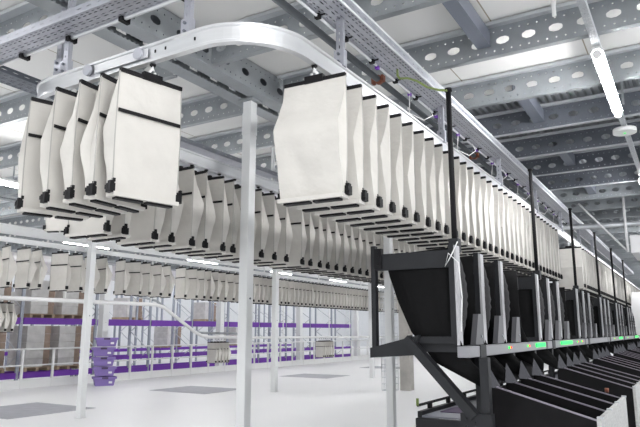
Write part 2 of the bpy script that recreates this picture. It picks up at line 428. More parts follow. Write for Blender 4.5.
# ------------------------------------------------------------------ hanging rails
def arc(cx, cy, r, a0, a1, z, n=14):
    return [(cx + r * math.cos(math.radians(a0 + (a1 - a0) * t / n)), cy + r * math.sin(math.radians(a0 + (a1 - a0) * t / n)), z) for t in range(n + 1)]
RZ = 3.12
prof = [(-.02, 0), (.02, 0), (.02, .016), (.012, .022), (.012, .092), (.022, .098), (.022, .112), (-.022, .112), (-.022, .098), (-.012, .092), (-.012, .022), (-.02, .016)]
path = [(-1.75, 34, RZ + .03), (-1.75, 12, RZ + .03), (-1.75, 4, RZ + .02), (-1.75, 2.76, RZ)] + arc(-2.16, 2.76, .41, 0, -90, RZ)[1:] + arc(-3.46, 2.73, .38, -90, -180, RZ) + [(-3.84, 5, RZ), (-3.84, 24, RZ)]
r = empty('hanging_rail_loop', (0, 0, 0))
MB().sweep(path, prof).build('rail_profile', 'alu', r)
for p in ((-2.42, 2.35), (-2.2, 2.35), (-2.5, 2.35)): MB().box(p[0] - .005, p[0] + .005, p[1] - .016, p[1] - .011, RZ + .05, RZ + .068).build('slot_mark', 'black', r)
for x in (-2.62, -3.06):
    MB().tube([(x, 2.31, RZ + .065), (x, 2.33, RZ + .065)], .036, 14).build('joint_disc', 'tray', r)
MB().box(-3.0, -2.55, 2.322, 2.328, RZ + .03, RZ + .085).build('splice_plate', 'alu', r)
tag(r, 'silver curved overhead rail looping from left bags to the right row', 'overhead rail')

def straight_rail(name, X, y0, y1, z, h, m, label, w=.05):
    b = MB(); pr = [(-w / 2, 0), (w / 2, 0), (w / 2, h * .18), (w / 3, h * .24), (w / 3, h * .8), (w / 2, h * .86), (w / 2, h), (-w / 2, h), (-w / 2, h * .86), (-w / 3, h * .8), (-w / 3, h * .24), (-w / 2, h * .18)]
    b.sweep([(X, y0, z), (X, y1, z)], pr); return tag(b.build(name, m), label, 'overhead rail')
straight_rail('hanging_rail', -10.35, 3, 36, 3.165, .09, 'pole_wh', 'white overhead rail carrying the far left row of small bags')
straight_rail('hanging_rail', -11.0, 3, 36, 3.42, .18, 'pole_wh', 'thicker white overhead rail running behind the far row', .09)
straight_rail('hanging_rail', -4.22, 4.2, 24, 3.20, .05, 'alu', 'lower silver rail running beside the second row of bags', .05)
straight_rail('hanging_rail', -4.24, 4.2, 24, 3.29, .06, 'alu', 'upper silver rail running beside the second row of bags', .05)
for ob_ in [o_ for o_ in COL.objects if o_.name.startswith('hanging_rail.') and 'lower silver rail' in o_.get('label', '')]:
    for yy in (6, 9, 12, 15, 18, 21): MB().box(-4.30, -4.27, yy, yy + .04, 3.19, 3.85).build('bracket', 'pole_wh', ob_)
# rail at the racks that ramps down
b = MB(); b.tube([(-15, 7, 2.43), (-15, 14.6, 2.46), (-15, 15.0, 2.38), (-15, 16.5, 1.6), (-15, 16.9, 1.45), (-15, 17.3, 1.40), (-15, 19.4, 1.38)], .06, 8)
rr_ = tag(b.build('ramped_rail', 'guard'), 'white overhead rail that slopes down in front of the racks', 'overhead rail')
b = MB(); b.tube([(-15.25, 13.9, 2.75), (-15.25, 14.9, 2.6), (-15.25, 16.6, 1.7), (-15.25, 17.0, 1.56), (-15.25, 19.2, 1.52)], .04, 8)
b.build('guide_rail', 'galv', rr_)
b = MB(); b.tube([(-15, 19.6, 1.36), (-15, 34, 1.30)], .05, 8)
tag(b.build('low_hanging_rail', 'guard'), 'low white rail in front of the racks carrying the far bag bundle', 'overhead rail')
for i, Y in enumerate((8.2, 11.2, 14.4, 19.0, 22, 25.9, 28, 31)):
    tag(MB().bar((-15, Y, 3.85), (-15, Y, 2.52 if Y < 15 else 1.44), .03, .03).build('drop_rod', 'guard'), f'thin white rod hanging the rails by the racks, {ordn(i + 1)} from the left', 'hanger rod', 'drop rods at the racks')

# cable trays
def tray(name, a, bb, w, h, z, m, label, ribs=True):
    """perforated tray from a to b (xy), width w to the left of the direction"""
    r = empty(name, (a[0], a[1], z)); d = Vector((bb[0] - a[0], bb[1] - a[1], 0)); L = d.length; d.normalize(); n = Vector((-d.y, d.x, 0))
    b = MB(); c = w / 4
    rows = [(w * .06, 1, 0, 0, 0, 0)] + [(w * .11, .05, .034, w * .055, 0, 8)] * 2 + [(w * .1, 1, 0, 0, 0, 0)] + [(w * .12, .07, .05, w * .05, 0, 8)] * 2 + [(w * .1, 1, 0, 0, 0, 0)] + [(w * .11, .05, .034, w * .055, 0, 8)] * 2 + [(w * .06, 1, 0, 0, 0, 0)]
    b.plate((0, 0, 0), d, n, L, rows)
    b.build('tray_bottom', m, r, solid=.002)
    if w > .17:
        b = MB()
        for q in range(5): b.tube([Vector((0, 0, .016)) + n * w * (.15 + .17 * q) + d * t_ * L / 8 for t_ in range(9)], w * .07, 6)
        o_ = b.build('cable_bundle', 'pipe', r); o_['kind'] = 'stuff'
    b = MB(); b.plate((0, 0, 0), d, (0, 0, 1), L, [(h * .3, 1, 0, 0, 0, 0), (h * .4, .09, .05, h * .14, 0, 8), (h * .3, 1, 0, 0, 0, 0)])
    b.build('tray_side', m, r, solid=.002)
    b = MB(); b.plate(n * w, d, (0, 0, 1), L, [(h * .3, 1, 0, 0, 0, 0), (h * .4, .09, .05, h * .14, 0, 8), (h * .3, 1, 0, 0, 0, 0)])
    b.build('tray_side', m, r, solid=.002)
    return tag(r, label, 'cable tray'), L, d, n
r, L, d, n = tray('cable_tray', (-1.64, 2.0), (-1.64, 24), .20, .07, 3.56, 'tray', 'perforated steel cable tray running above the right bag row')
b = MB(); b.tube([(-.205, 0, -.012), (-.205, 22, -.012)], .010, 6); b.build('edge_rail', 'alu', r)
for k in range(26):
    b = MB(); y = .15 + k * .42 + random.uniform(-.05, .05)
    b.box(-.22, -.185, y, y + .03, -.03, .012); b.box(-.185, -.15, y + .008, y + .016, -.016, -.008)
    b.build('cable_clip', 'black', r)
MB().tube([(0, 0, .07), (0, 22, .07)], .008, 6).build('edge_rail', 'alu', r)
MB().tube([(0, 0, 0), (0, 22, 0)], .007, 6).build('edge_rail', 'alu', r)
for k in range(12):
    y = 1.9 + k * .62; MB().box(-.22, -.195, y, y + .035, -.035, -.01).build('purple_connector', 'purple', r)
    if k % 2: MB().tube([(-.2, y, -.02), (-.24, y + .08, -.16), (-.16, y + .2, -.2), (-.13, y + .34, -.12), (-.18, y + .4, -.02)], .004, 5).build('hanging_wire', 'white_pl', r)
b = MB(); b.tube([(-.05, i * .5, .02 + .008 * math.sin(i * 1.7)) for i in range(44)], .012, 6); b.tube([(-.1 + .01 * math.sin(i), i * .5, .02) for i in range(44)], .009, 6); b.build('cable', 'pipe', r)
r, L, d, n = tray('cable_tray', (-5.3, 2.20), (-1.2, 2.20), .18, .055, 3.5, 'tray', 'perforated steel cable tray crossing over the leftmost hanging bags')
for x in (.55, 1.05, 1.45, 1.95, 2.45, 2.95):
    MB().box(x, x + .03, .15, .22, -.03, .05).build('cable_clip', 'black', r)
MB().tube([(0, .18, -.006), (4.1, .18, -.006)], .014, 6).build('edge_rail', 'alu', r)
tray('cable_tray', (-4.2, 3.35), (-4.2, 22), .16, .05, 3.46, 'tray', 'narrow steel cable tray above the second row of bags')
tray('cable_tray', (-4.15, 1.2), (-4.15, 3.3), .2, .05, 3.46, 'galv_dk', 'short dark slotted tray at the far left edge by the rail bend')
r, L, d, n = tray('lamp_trunking', (-.415, 3.5), (-.415, 34), .05, .05, 3.76, 'galv_lt', 'slim perforated metal trunking carrying the tube lamps at right')
tag(r, None, 'lamp trunking')
for k in range(12): MB().bar((.025, .4 + k * 2.6, .05), (.025, .4 + k * 2.6, .36), .02, .02).build('hanger', 'galv', r)

b = MB(); b.tube([(-2.02, 0.8, 3.62), (-2.02, 20, 3.62)], .026, 10)
tag(b.build('service_pipe', 'pipe'), 'dark grey pipe running just above the right-hand rail', 'pipe')
for Y, t in ((4.3, 'nearer one'), (6.9, 'farther one')):
    b = MB(); b.tube([(-2.02, Y - .02, 3.62), (-2.02, Y + .03, 3.62)], .036, 10); b.box(-2.075, -2.055, Y - .02, Y + .03, 3.59, 3.66); b.box(-1.99, -1.97, Y - .02, Y + .03, 3.6, 3.65)
    tag(b.build('pipe_clamp', 'orange'), f'rust-orange clamp on the dark overhead pipe, {t}', 'pipe clamp')

# struts from the trays / roof down to the rails
def strut(x, y, z0, z1, label, rot=0):
    r = empty('rail_hanger', (x, y, z0), rot); h = z1 - z0
    b = MB(); b.plate((-.022, 0, 0), (0, 0, 1), (1, 0, 0), h, [(.013, 1, 0, 0, 0, 0), (.018, .05, .026, .009, 0, 8), (.013, 1, 0, 0, 0, 0)]); b.box(-.024, -.02, 0, .03, 0, h); b.box(.02, .024, 0, .03, 0, h)
    b.build('slotted_strut', 'tray', r)
    MB().box(-.035, .035, -.008, .034, -.01, .10).build('foot_bracket', 'tray', r)
    for z in (.02, .07): MB().tube([(.0, -.022, z), (.0, .0, z)], .009, 6).build('bolt', 'galv_dk', r)
    tag(r, label, 'rail hanger', 'slotted hangers for the rails')
for i, Y in enumerate((3.16, 5.0, 6.9, 8.8, 10.7, 12.6, 14.5)):
    strut(-1.75, Y, RZ + .12, 3.58, f'slotted steel hanger between right-hand rail and tray, {ordn(i + 1)} from the camera')
strut(-2.3, 2.37, RZ + .12, 4.1, 'slotted steel hanger holding the rail just before its right bend')
strut(-3.36, 2.37, RZ + .12, 4.1, 'slotted steel hanger holding the rail above the leftmost bags')
strut(-3.62, 2.5, 3.36, 4.1, 'short slotted hanger at the left end of the crossing tray')
for i, Y in enumerate((4.9, 7.9, 10.9, 13.9)):
    strut(-3.84, Y, RZ + .12, 4.1, f'slotted hanger over the second bag row, {ordn(i + 1)} from the camera')
for i in range(10):
    Y = 5.2 + 3 * i; b = MB(); b.bar((-10.7, Y, 3.65), (-10.7, Y, 4.12), .05, .05); b.bar((-11.05, Y, 3.63), (-10.3, Y, 3.63), .05, .04); b.bar((-10.35, Y, 3.26), (-10.35, Y, 3.63), .03, .03)
    tag(b.build('rail_bracket', 'pole_wh'), f'white drop bracket over the pair of far left rails, {ordn(i + 1)} from the left', 'rail bracket', 'drop brackets of the far rails')

# green-yellow wire over the first mast
b = MB(); b.tube([(-1.70, 3.95, 3.50), (-1.66, 3.86, 3.41), (-1.64, 3.85, 3.38), (-1.56, 3.81, 3.35), (-1.48, 3.78, 3.30), (-1.4, 3.76, 3.23), (-1.28, 3.66, 3.15), (-1.215, 3.62, 3.12)], .008, 6)
tag(b.build('earth_wire', 'greenwire'), 'loose green-yellow wire from the cable tray to the nearest black mast', 'wire')

# ------------------------------------------------------------------ lamps
def tube_lamp(x, y, z, L, label, group='lit tube lamps'):
    r = empty('tube_lamp', (x, y, z))
    MB().prism([(-.045, -.012), (-.036, -.012), (-.025, .008), (.025, .008), (.036, -.012), (.045, -.012), (.032, .03), (-.032, .03)], 'y', 0, L).build('reflector', 'pole_wh', r)
    MB().tube([(0, .03, -.032), (0, L - .03, -.032)], .032, 10).build('tube', 'tube_e', r)
    for ya in (0, L - .03): MB().tube([(0, ya, -.032), (0, ya + .03, -.032)], .034, 10).build('end_cap', 'white_pl', r)
    for yy in (.25, L - .25): MB().bar((0, yy, .03), (0, yy, 4.12 - z), .014, .014).build('suspension_rod', 'galv', r)
    tag(r, label, 'lamp', group)
LX, LZ = -.44, 3.725
tube_lamp(LX, 4.87, LZ, 1.58, 'brightly lit white tube lamp nearest in the right trunking')
tube_lamp(LX, 9.6, LZ, 1.4, 'second lit tube lamp behind the round detector')
for k in range(4): tube_lamp(LX, 14.3 + k * 4.7, LZ, 1.4, f'distant lit tube lamp in the right trunking, {ordn(k + 3)} from the camera')
tube_lamp(LX, .2, LZ, 1.4, 'lit tube lamp overhead behind the camera')
tube_lamp(-7.9, 3.65, LZ - .1, 1.52, 'lit tube lamp at the left edge behind the leftmost bags')
for k in range(6): tube_lamp(-6.3, 8.0 + k * 4.0, LZ, 1.4, f'lit tube lamp above the far row of bags, {ordn(k + 1)} of them')
for k in range(8): tube_lamp(-12.6, 5.0 + k * 4.2, LZ, 1.4, f'lit tube lamp above the railing aisle, {ordn(k + 1)} of them')
for k in range(6): tube_lamp(-20.7, 8 + k * 5, LZ, 1.4, f'lit tube lamp between the racks, {ordn(k + 1)} of them')
for k, (x, y) in enumerate(((1.5, .8), (1.5, 4.8), (-4.9, .2))): tube_lamp(x, y, LZ, 1.4, f'lit tube lamp near the ceiling beside the camera, {ordn(k + 1)}')

r = empty('smoke_detector', (-.44, 7.1, 3.69))
MB().tube([(0, 0, 0), (0, 0, .048)], .117, 20).build('housing', 'white_pl', r)
MB().tube([(0, 0, .048), (0, 0, .07)], .05, 12).build('mount', 'white_pl', r)
MB().tube([(0, 0, -.004), (0, 0, 0)], .012, 8).build('indicator', 'green_e', r)
tag(r, 'round white ceiling detector beyond the nearest lit tube lamp', 'detector')
b = MB(); b.tube([(-.62, 4.17, 3.73), (-.62, 4.17, 4.12)], .014, 8)
tag(b.build('ceiling_drop_pipe', 'guard'), 'short white vertical pipe hanging from the ceiling at top right', 'pipe')

# ------------------------------------------------------------------ pocket bags
BW = .40; BH = .69
def bag_body(seed, w=BW, h=BH, nx=8, nz=14, depth=.13, simple=False):
    rnd = random.Random(seed); off = Vector((rnd.uniform(-50, 50), rnd.uniform(-50, 50), rnd.uniform(-50, 50)))
    rows = []; b = MB(); b.smooth = True
    pk = rnd.uniform(.42, .60); dd = depth * rnd.uniform(.85, 1.15); pinch = rnd.choice((-.022, -.012, .03, .045, .055))
    if simple: nx, nz = 4, 8
    for k in range(nz + 1):
        t = k / nz; z = -t * h
        d = .006 + dd * ((min(1, max(0, t - .05) / (pk - .05)) ** 1.15) if t < pk else (1 - .68 * ((t - pk) / (1 - pk)) ** 1.1))
        pin = pinch * max(0, math.sin(PI * min(1, t / .9))) if t > 0 else 0
        ww = w / 2 * (1 + .03 * math.sin(PI * t))
        ring = []
        def P(x, y, amp=1.0):
            nn = noise.noise(Vector((x * 5, y * 5, z * 4)) + off) * .016 * amp * min(1, t * 5)
            n2 = abs(noise.noise(Vector((x * 9 + z * 6, y * 3, z * 5)) + off * 2)) * .020 * amp * min(1, t * 5)
            return (x, y + nn + n2 * (1 if y < -.01 else -1), z)
        for i in range(nx + 1): ring.append(P(-ww + 2 * ww * i / nx, 0, .5))       # panel A (front), left to right
        ring.append((ww - pin, -d * .5, z))                                          # right gusset fold
        for i in range(nx + 1): ring.append(P(ww - 2 * ww * i / nx, -d, 1.2))        # panel B (bulging)
        ring.append((-ww + pin, -d * .5, z))
        rows.append(ring)
    n = len(rows[0]); b.v = [p for rr in rows for p in rr]
    for k in range(nz):
        for j in range(n):
            b.f.append((k * n + j, k * n + (j + 1) % n, (k + 1) * n + (j + 1) % n, (k + 1) * n + j)[::-1]); b.m.append(0); b.sm.append(True)
    b.f.append(tuple(range(n))); b.m.append(0); b.sm.append(False)
    b.f.append(tuple(nz * n + j for j in range(n))[::-1]); b.m.append(0); b.sm.append(False)
    b.cur = 1
    for s in (-1, 1):   # seam piping
        b.tube([(s * w / 2 * (1 + .03 * math.sin(PI * t / 7)), .001, -t / 7 * h) for t in range(8)], .0035, 4)
    b.cur = 0
    # bottom slab
    b.box(-w / 2 - .004, w / 2 + .004, -.062, .022, -h - .018, -h + .004)
    if simple:
        b.cur = 2
        b.box(-w / 2, w / 2, -.010, .012, -.004, .02); b.box(-.06, .06, -.014, .016, 0, .045); b.box(-w / 2 + .0, w / 2, .003, .012, -.235, -.215)
        b.box(-w / 2 - .028, -w / 2 + .006, -.035, .012, -h, -h + .06); b.box(w / 2 - .006, w / 2 + .028, -.035, .012, -h, -h + .06)
        b.box(-w / 2 + .02, -.02, -.05, -.01, -h - .032, -h - .018); b.box(.03, w / 2 - .02, -.05, -.01, -h - .032, -h - .018)
        b.cur = 3; b.box(-.012, .012, -.008, .008, .04, .105)
    me = b.mesh('bag_body', ['fabric', 'seam', 'black', 'white_pl'] if simple else ['fabric', 'seam'])
    bm = bmesh.new(); bm.from_mesh(me)
    for e in bm.edges:
        if len(e.link_faces) == 2 and e.calc_face_angle(0) > .7: e.smooth = False
    bm.to_mesh(me); bm.free()
    return me
BODIES = [bag_body(11 + i) for i in range(6)]
SIMPLE = [bag_body(51 + i, simple=True) for i in range(5)]
m_top = MB().box(-BW / 2, BW / 2, -.010, .012, -.004, .018).mesh('top_bar', 'black')
m_str = MB().box(-BW / 2 + .002, BW / 2 - .002, .004, .011, -.236, -.217).mesh('stripe', 'black')
b = MB(); b.box(-.016, .016, -.03, .014, -.03, .02); b.box(-.012, .012, -.02, .01, .02, .034); b.box(-.020, -.006, -.012, .006, .03, .05); b.box(.004, .018, -.038, -.01, -.01, .012)
m_clip = b.mesh('corner_clip', 'black')
m_und = MB().box(-.082, .082, -.03, .012, -.012, 0).mesh('bottom_strip', 'black')
b = MB(); b.box(-.06, .06, -.014, .017, -.006, .038); b.box(-.05, .05, .017, .020, .0, .006)
m_hold = b.mesh('clamp_plate', 'black')
b = MB(); b.tube([(-.015, 0, .03), (-.018, 0, .052), (-.004, 0, .066), (0, 0, .085)], .009, 6); b.tube([(.015, 0, .03), (.018, 0, .052), (.004, 0, .066), (0, 0, .085)], .009, 6)
m_hook = b.mesh('white_hook', 'white_pl')
b = MB(); b.box(-.009, .009, -.006, .006, .08, .106); b.tube([(-.014, 0, .098), (.014, 0, .098)], .012, 8)
m_stem = b.mesh('hanger_stem', 'black')
def ob(name, me, parent, loc=(0, 0, 0)):
    o = bpy.data.objects.new(name, me); COL.objects.link(o); o.parent = parent; o.location = loc; return o
def full_bag(i):
    r = empty('pocket_bag')
    ob('fabric_body', BODIES[i], r); ob('top_bar', m_top, r); ob('stripe', m_str, r)
    for s in (-1, 1): ob('corner_clip', m_clip, r, (s * (BW / 2 + .010), .004, -BH + .028))
    for s in (-1, 1): ob('bottom_strip', m_und, r, (s * .095, -.012, -BH - .018))
    h = ob('hanger', m_hold, r); ob('hook', m_hook, h); ob('hanger_stem', m_stem, h)
    return r
PROTO = []
used = set()
def put_bag(i, x, y, z, rz, label, group, tilt=0):
    i %= 6
    if i not in used:
        r = full_bag(i); PROTO.append((i, r)); used.add(i)
    else:
        r = copy_tree(dict(PROTO)[i])
    r.location = (x, y, z); r.rotation_euler = (tilt, 0, rz)
    tag(r, label, 'hanging bag', group); return r
def put_simple(i, x, y, z, rz, label, group, tilt=0):
    o = bpy.data.objects.new('pocket_bag', SIMPLE[i % 5]); COL.objects.link(o); o.location = (x, y, z); o.rotation_euler = (tilt, 0, rz)
    return tag(o, label, 'hanging bag', group)
BZ = 3.018
# five bags at the left, hanging from the straight part of the loop
for (x, rz, t) in ((-3.35, -108, 'leftmost of the five big bags at left'), (-3.115, -95, 'second from the left of the five big bags at left'), (-2.93, -86, 'middle of the five big bags at left'),
                   (-2.76, -83, 'fourth of the five big left bags, half hidden'), (-2.545, -102, 'front bag of the left five, facing the camera broadside')):
    i = len(used); put_bag(i, x, 2.365 if rz != -108 else 2.38, BZ, math.radians(rz), 'cream bag with black stripe, ' + t, 'big cream bags at the left')
# right row
y = 2.86; k = 0
while y < 9.35:
    rz = math.radians(random.uniform(-2.5, 2.5) + (3 if k == 0 else 0))
    put_bag(k * 5 + 1, -1.75, y, BZ, rz, f'cream fabric pocket bag in the right-hand row, {ordn(k + 1)} from its near end', 'cream bags in the right-hand row')
    y += .198; k += 1
k = 0; y = 11.4
while y < 26:
    put_simple(k * 3 + 1, -1.75, y, BZ + .01, math.radians(random.uniform(-3, 3)), f'pale bag in the far group behind the masts, {ordn(k + 1)} from the camera', 'far bags behind the black masts')
    y += .2 if k else .34; k += 1
# second row
y = 3.02; k = 0
while y < 14.2:
    rz = PI + math.radians(random.uniform(-7, 7))
    if k < 34:
        put_bag(k * 5 + 2, -3.86, y, BZ, rz, f'cream striped bag in the second row behind the nearest post, {ordn(k + 1)} from the left', 'bags in the second row')
    else:
        put_simple(k, -3.86, y, BZ, rz, f'small striped bag in the second row behind the nearest post, {ordn(k + 1)} from the left', 'far bags of the second row')
    y += random.choice((.19, .2, .24, .30)) if y < 7 else .21; k += 1
# far row
y = 5.2; k = 0
while y < 27.5 and k < 92:
    lab = f'small pale bag in the far left row, {ordn(k + 1)} from the left'
    put_simple(k * 2 + 1, -10.35, y, BZ + .06, PI + math.radians(random.uniform(-14, 14)), lab, 'small bags in the far left row')
    y += random.choice((.26, .3, .34, .5)) if y < 13 else .22; k += 1
# lone bag and low bundles
put_simple(0, -7.0, 5.05, 3.60, PI + .35, 'lone small pale bag hanging higher, beneath the big left bags', 'lone bag')
b = MB(); b.sweep([(-7.0, 4.6, 3.70), (-7.0, 12, 3.70)], [(-.03, 0), (.03, 0), (.03, .08), (-.03, .08)])
rl_ = b.build('hanging_rail', 'pole_wh')
for yy in (5.3, 8, 11): MB().bar((-7.0, yy, 3.78), (-7.0, yy, 4.12), .02, .02).build('drop_rod', 'pole_wh', rl_)
tag(rl_, 'higher white rail holding the lone bag behind the big left bags', 'overhead rail')
for n_, (y0, zt, cnt, t) in enumerate(((9.0, 2.3, 4, 'far left edge bundle at the racks'), (17.45, 1.20, 5, 'low bundle left of the nearest post'), (25.0, 1.14, 6, 'low far bundle right of the second post'))):
    for k in range(cnt):
        o = put_simple(k, -15, y0 + k * .18, zt, PI + random.uniform(-.1, .1), f'small bag in the {t}, {ordn(k + 1)} of it', 'bags in the ' + t)
        MB().bar((0, 0, .09), (0, 0, .2), .012, .012).build('hanger', 'black', o)


# ------------------------------------------------------------------ black pocket stations
PX = -1.2; Y0 = 3.56; PITCH = 2.24
def sling(w):
    """black cloth sling: wide mouth at rear/top that curves forward and down; local x: front = 0, rear negative"""
    front = [(-.03, .58), (-.03, .45), (-.03, .30), (-.02, .12), (.05, -.06), (.14, -.16)]
    rear = [(-.46, .56), (-.425, .42), (-.37, .26), (-.29, .08), (-.14, -.10), (.13, -.23)]
    b = MB(); n = len(front)
    for y in (0, w):
        i = len(b.v)
        for f, r in zip(front, rear):
            for t in (0, .33, .67, 1):
                b.v.append((f[0] + (r[0] - f[0]) * t, y + (.012 * math.sin(3 * t + f[1] * 9) if 0 < t < 1 else 0), f[1] + (r[1] - f[1]) * t))
        for k in range(n - 1):
            for t in range(3):
                b.f.append((i + k * 4 + t, i + k * 4 + t + 1, i + (k + 1) * 4 + t + 1, i + (k + 1) * 4 + t)); b.m.append(0); b.sm.append(True)
    # curved rear slide
    i = len(b.v)
    for r in rear:
        for t in range(5): b.v.append((r[0] - .015 * math.sin(PI * t / 4), w * t / 4, r[1] - .03 * math.sin(PI * t / 4)))
    for k in range(n - 1):
        for t in range(4): b.f.append((i + k * 5 + t, i + k * 5 + t + 1, i + (k + 1) * 5 + t + 1, i + (k + 1) * 5 + t)); b.m.append(0); b.sm.append(True)
    return b
def bolster():
    """pleated black cloth edge bulging at each chute side"""
    b = MB(); N = 20; n = 8; i = 0
    for k in range(N + 1):
        t = k / N; z = .02 + t * .50; rr = .010 + .036 * math.sin(PI * min(1, t * 1.0)) ** .8 * (1 + .10 * math.sin(k * 2.6))
        for j in range(n):
            a = 2 * PI * j / n; b.v.append((.0 + rr * 1.25 * math.cos(a) - .03, rr * .7 * math.sin(a), z))
    for k in range(N):
        for j in range(n): b.f.append((k * n + j, k * n + (j + 1) % n, (k + 1) * n + (j + 1) % n, (k + 1) * n + j)); b.m.append(0); b.sm.append(True)
    return b
def lug(b, x, y, z): b.quad((x, y - .06, z - .01), (x + .07, y + .03, z - .02), (x + .01, y - .01, z + .11)); b.quad((x, y + .05, z - .01), (x, y - .06, z - .01), (x + .01, y - .01, z + .11))

def station(first):
    r = empty('pocket_station', (PX, Y0, 1.52))
    G = 'anthra'
    posts = (0, .50, 1.0)
    for k, y in enumerate(posts):
        o = MB().box(-.032, .0, y - .0, y + .075, .0, .60).build('front_post', G, r)
        MB().box(0.001, .016, y + .004, y + .070, 0, .59).build('face_strip', 'strip', o)
    # rear posts and top plates
    for k, y in enumerate(posts):
        if k == 0:
            MB().box(-.545, -.515, y - .01, y + .03, -.03, .62).build('rear_post', G, r)
            b = MB(); b.box(-.52, -.03, y + .0, y + .012, .46, .565); b.build('mouth_plate', G, r)
            b = MB(); b.box(-.52, -.47, y - .014, y + .02, .47, .60)
            for z in (.50, .55, .585): b.tube([(-.495, y - .022, z), (-.495, y - .01, z)], .008, 6)
            b.build('corner_bracket', 'black', r)
        else:
            MB().box(-.52, -.03, y, y + .012, .46, .54).build('mouth_plate', G, r)
    MB().box(-.545, -.52, 0, 2.16, .50, .565).build('rear_beam', G, r)
    MB().box(-.545, -.515, 2.10, 2.14, -.03, .58).build('rear_post', G, r)
    MB().box(-.50, -.03, 1.70, 1.712, .42, .52).build('mouth_plate', G, r)
    for k, (y, w) in enumerate(((.02, .46), (.52, .46), (1.02, .68))):
        o = sling(w).build('fabric_chute', 'blackfab', r, solid=.006); o.location = (0, y, 0)
        if k or True:
            q = bolster().build('pleated_edge', 'pleat', r); q.location = (.02, y + .07, .02)
        s = MB(); s.prism([(y + .25, 0), (y + .42, 0), (y + .42, .19), (y + .33, .19)], 'x', -.004, .03)
        s.build('side_wing', 'wing', r)
        b = MB(); b.box(-.36, .0, y - .004, y + .01, -.04, .03); b.build('cross_rail', G, r)
        MB().tube([(.03, y + .38, .05), (.036, y + .38, .05)], .010, 8).build('bolt', 'galv', r)
    # ledge in front
    b = MB(); b.box(.0, .075, -.0, 2.16, -.07, -.005); b.build('ledge', 'anthra_lt', r, bevel=.004)
    MB().box(-.004, .08, .20, .32, -.075, .0).build('ledge_joint', G, r)
    for y in (.20, 1.0, 1.72):
        b = MB(); b.box(.01, .05, y + .09, y + .15, -.46, -.07); b.build('lower_post', G, r)
    return r
r = station(True)
# lights on the ledge: (start, end) in metres along the station, child parts
def leds(r, spec, dots):
    for a, c in spec: MB().box(.076, .082, a, c, -.045, -.015).build('green_light', 'green_e', r)
    for a in dots:
        MB().tube([(.076, a, -.03), (.084, a, -.03)], .008, 8).build('green_dot', 'green_e', r)
        MB().tube([(.076, a + .05, -.03), (.084, a + .05, -.03)], .008, 8).build('red_dot', 'red_e', r)
stations = [r]
for k in range(1, 6):
    c = copy_tree(r); c.location.y = Y0 + PITCH * k; stations.append(c)
where = ['nearest to the camera', 'second from the camera', 'third from the camera', 'fourth from the camera', 'fifth from the camera', 'sixth and last one']
for k, s in enumerate(stations): tag(s, f'black cloth chute station on grey frame, {where[k]}', 'chute station', 'black chute stations in a row')
leds(stations[0], [(1.75, 2.1)], [.88, 1.45]); leds(stations[1], [(.62, 1.25)], [1.6, 1.9]); leds(stations[3], [(1.6, 2.1)], [.8]); leds(stations[5], [(.4, 1.2)], []); leds(stations[4], [], [.9])

# near end: arm, brace and stand under the first station
r = empty('end_support_frame', (PX, Y0 - .03, 0))
MB().prism([(-.545, 1.44), (-.26, 1.46), (-.22, 1.58), (-.545, 1.50)], 'y', -.01, .03).build('arm', 'anthra', r)
MB().bar((-.30, 0, 1.56), (.10, 0, 1.13), .05, .075, up=(0, 1, 0)).build('diagonal_brace', 'anthra', r)
MB().box(-.30, -.0, 0.02, .05, 1.53, 1.57).build('top_strut', 'anthra', r)
b = MB(); b.box(.02, .20, -.02, .03, 1.06, 1.15); b.tube([(.05, -.03, 1.12), (.05, -.02, 1.12)], .008, 8); b.tube([(.05, -.03, 1.08), (.05, -.02, 1.08)], .008, 8); b.tube([(.10, -.03, 1.10), (.10, -.02, 1.10)], .008, 8); b.build('gusset_plate', 'anthra', r)
MB().box(.02, .09, -.02, .04, .0, 1.06).build('leg', 'anthra', r)
b = MB(); b.box(.135, .185, -.0, .05, 1.12, 1.455); b.build('upright', 'anthra', r)
tag(r, 'dark grey braced leg frame carrying the near end of the stations', 'support frame')

# tall black masts
mast = MB().tube([(0, 0, 0), (0, 0, .98)], .017, 10)
cap = MB().tube([(0, 0, .98), (0, 0, 1.0)], .024, 10)
mm, cm = mast.mesh('mast', 'black'), cap.mesh('cap', 'black')
bkm = MB().box(-.03, .03, -.03, .03, -.06, .02).mesh('bracket', 'anthra')
for k in range(6):
    r = empty('black_mast', (PX - .015, Y0 + .08 + PITCH * k + (.1 if k else 0), 2.14)); ob('tube', mm, r); ob('end_cap', cm, r); ob('mount_bracket', bkm, r)
    tag(r, f'slim black upright mast on top of the stations, {where[k]}', 'mast', 'black masts above the stations')
b = MB(); b.tube([(PX + .03, Y0 - .0, 2.13), (PX + .0, Y0 - .03, 2.05), (PX - .04, Y0 - .04, 1.98), (PX - .02, Y0 - .03, 2.06), (PX + .04, Y0 - .03, 2.0), (PX + .05, Y0 - .02, 1.8), (PX + .04, Y0 - .03, 1.6)], .004, 5)
tag(b.build('tied_cable', 'white_pl'), 'thin pale cable tied down the nearest station post', 'cable')

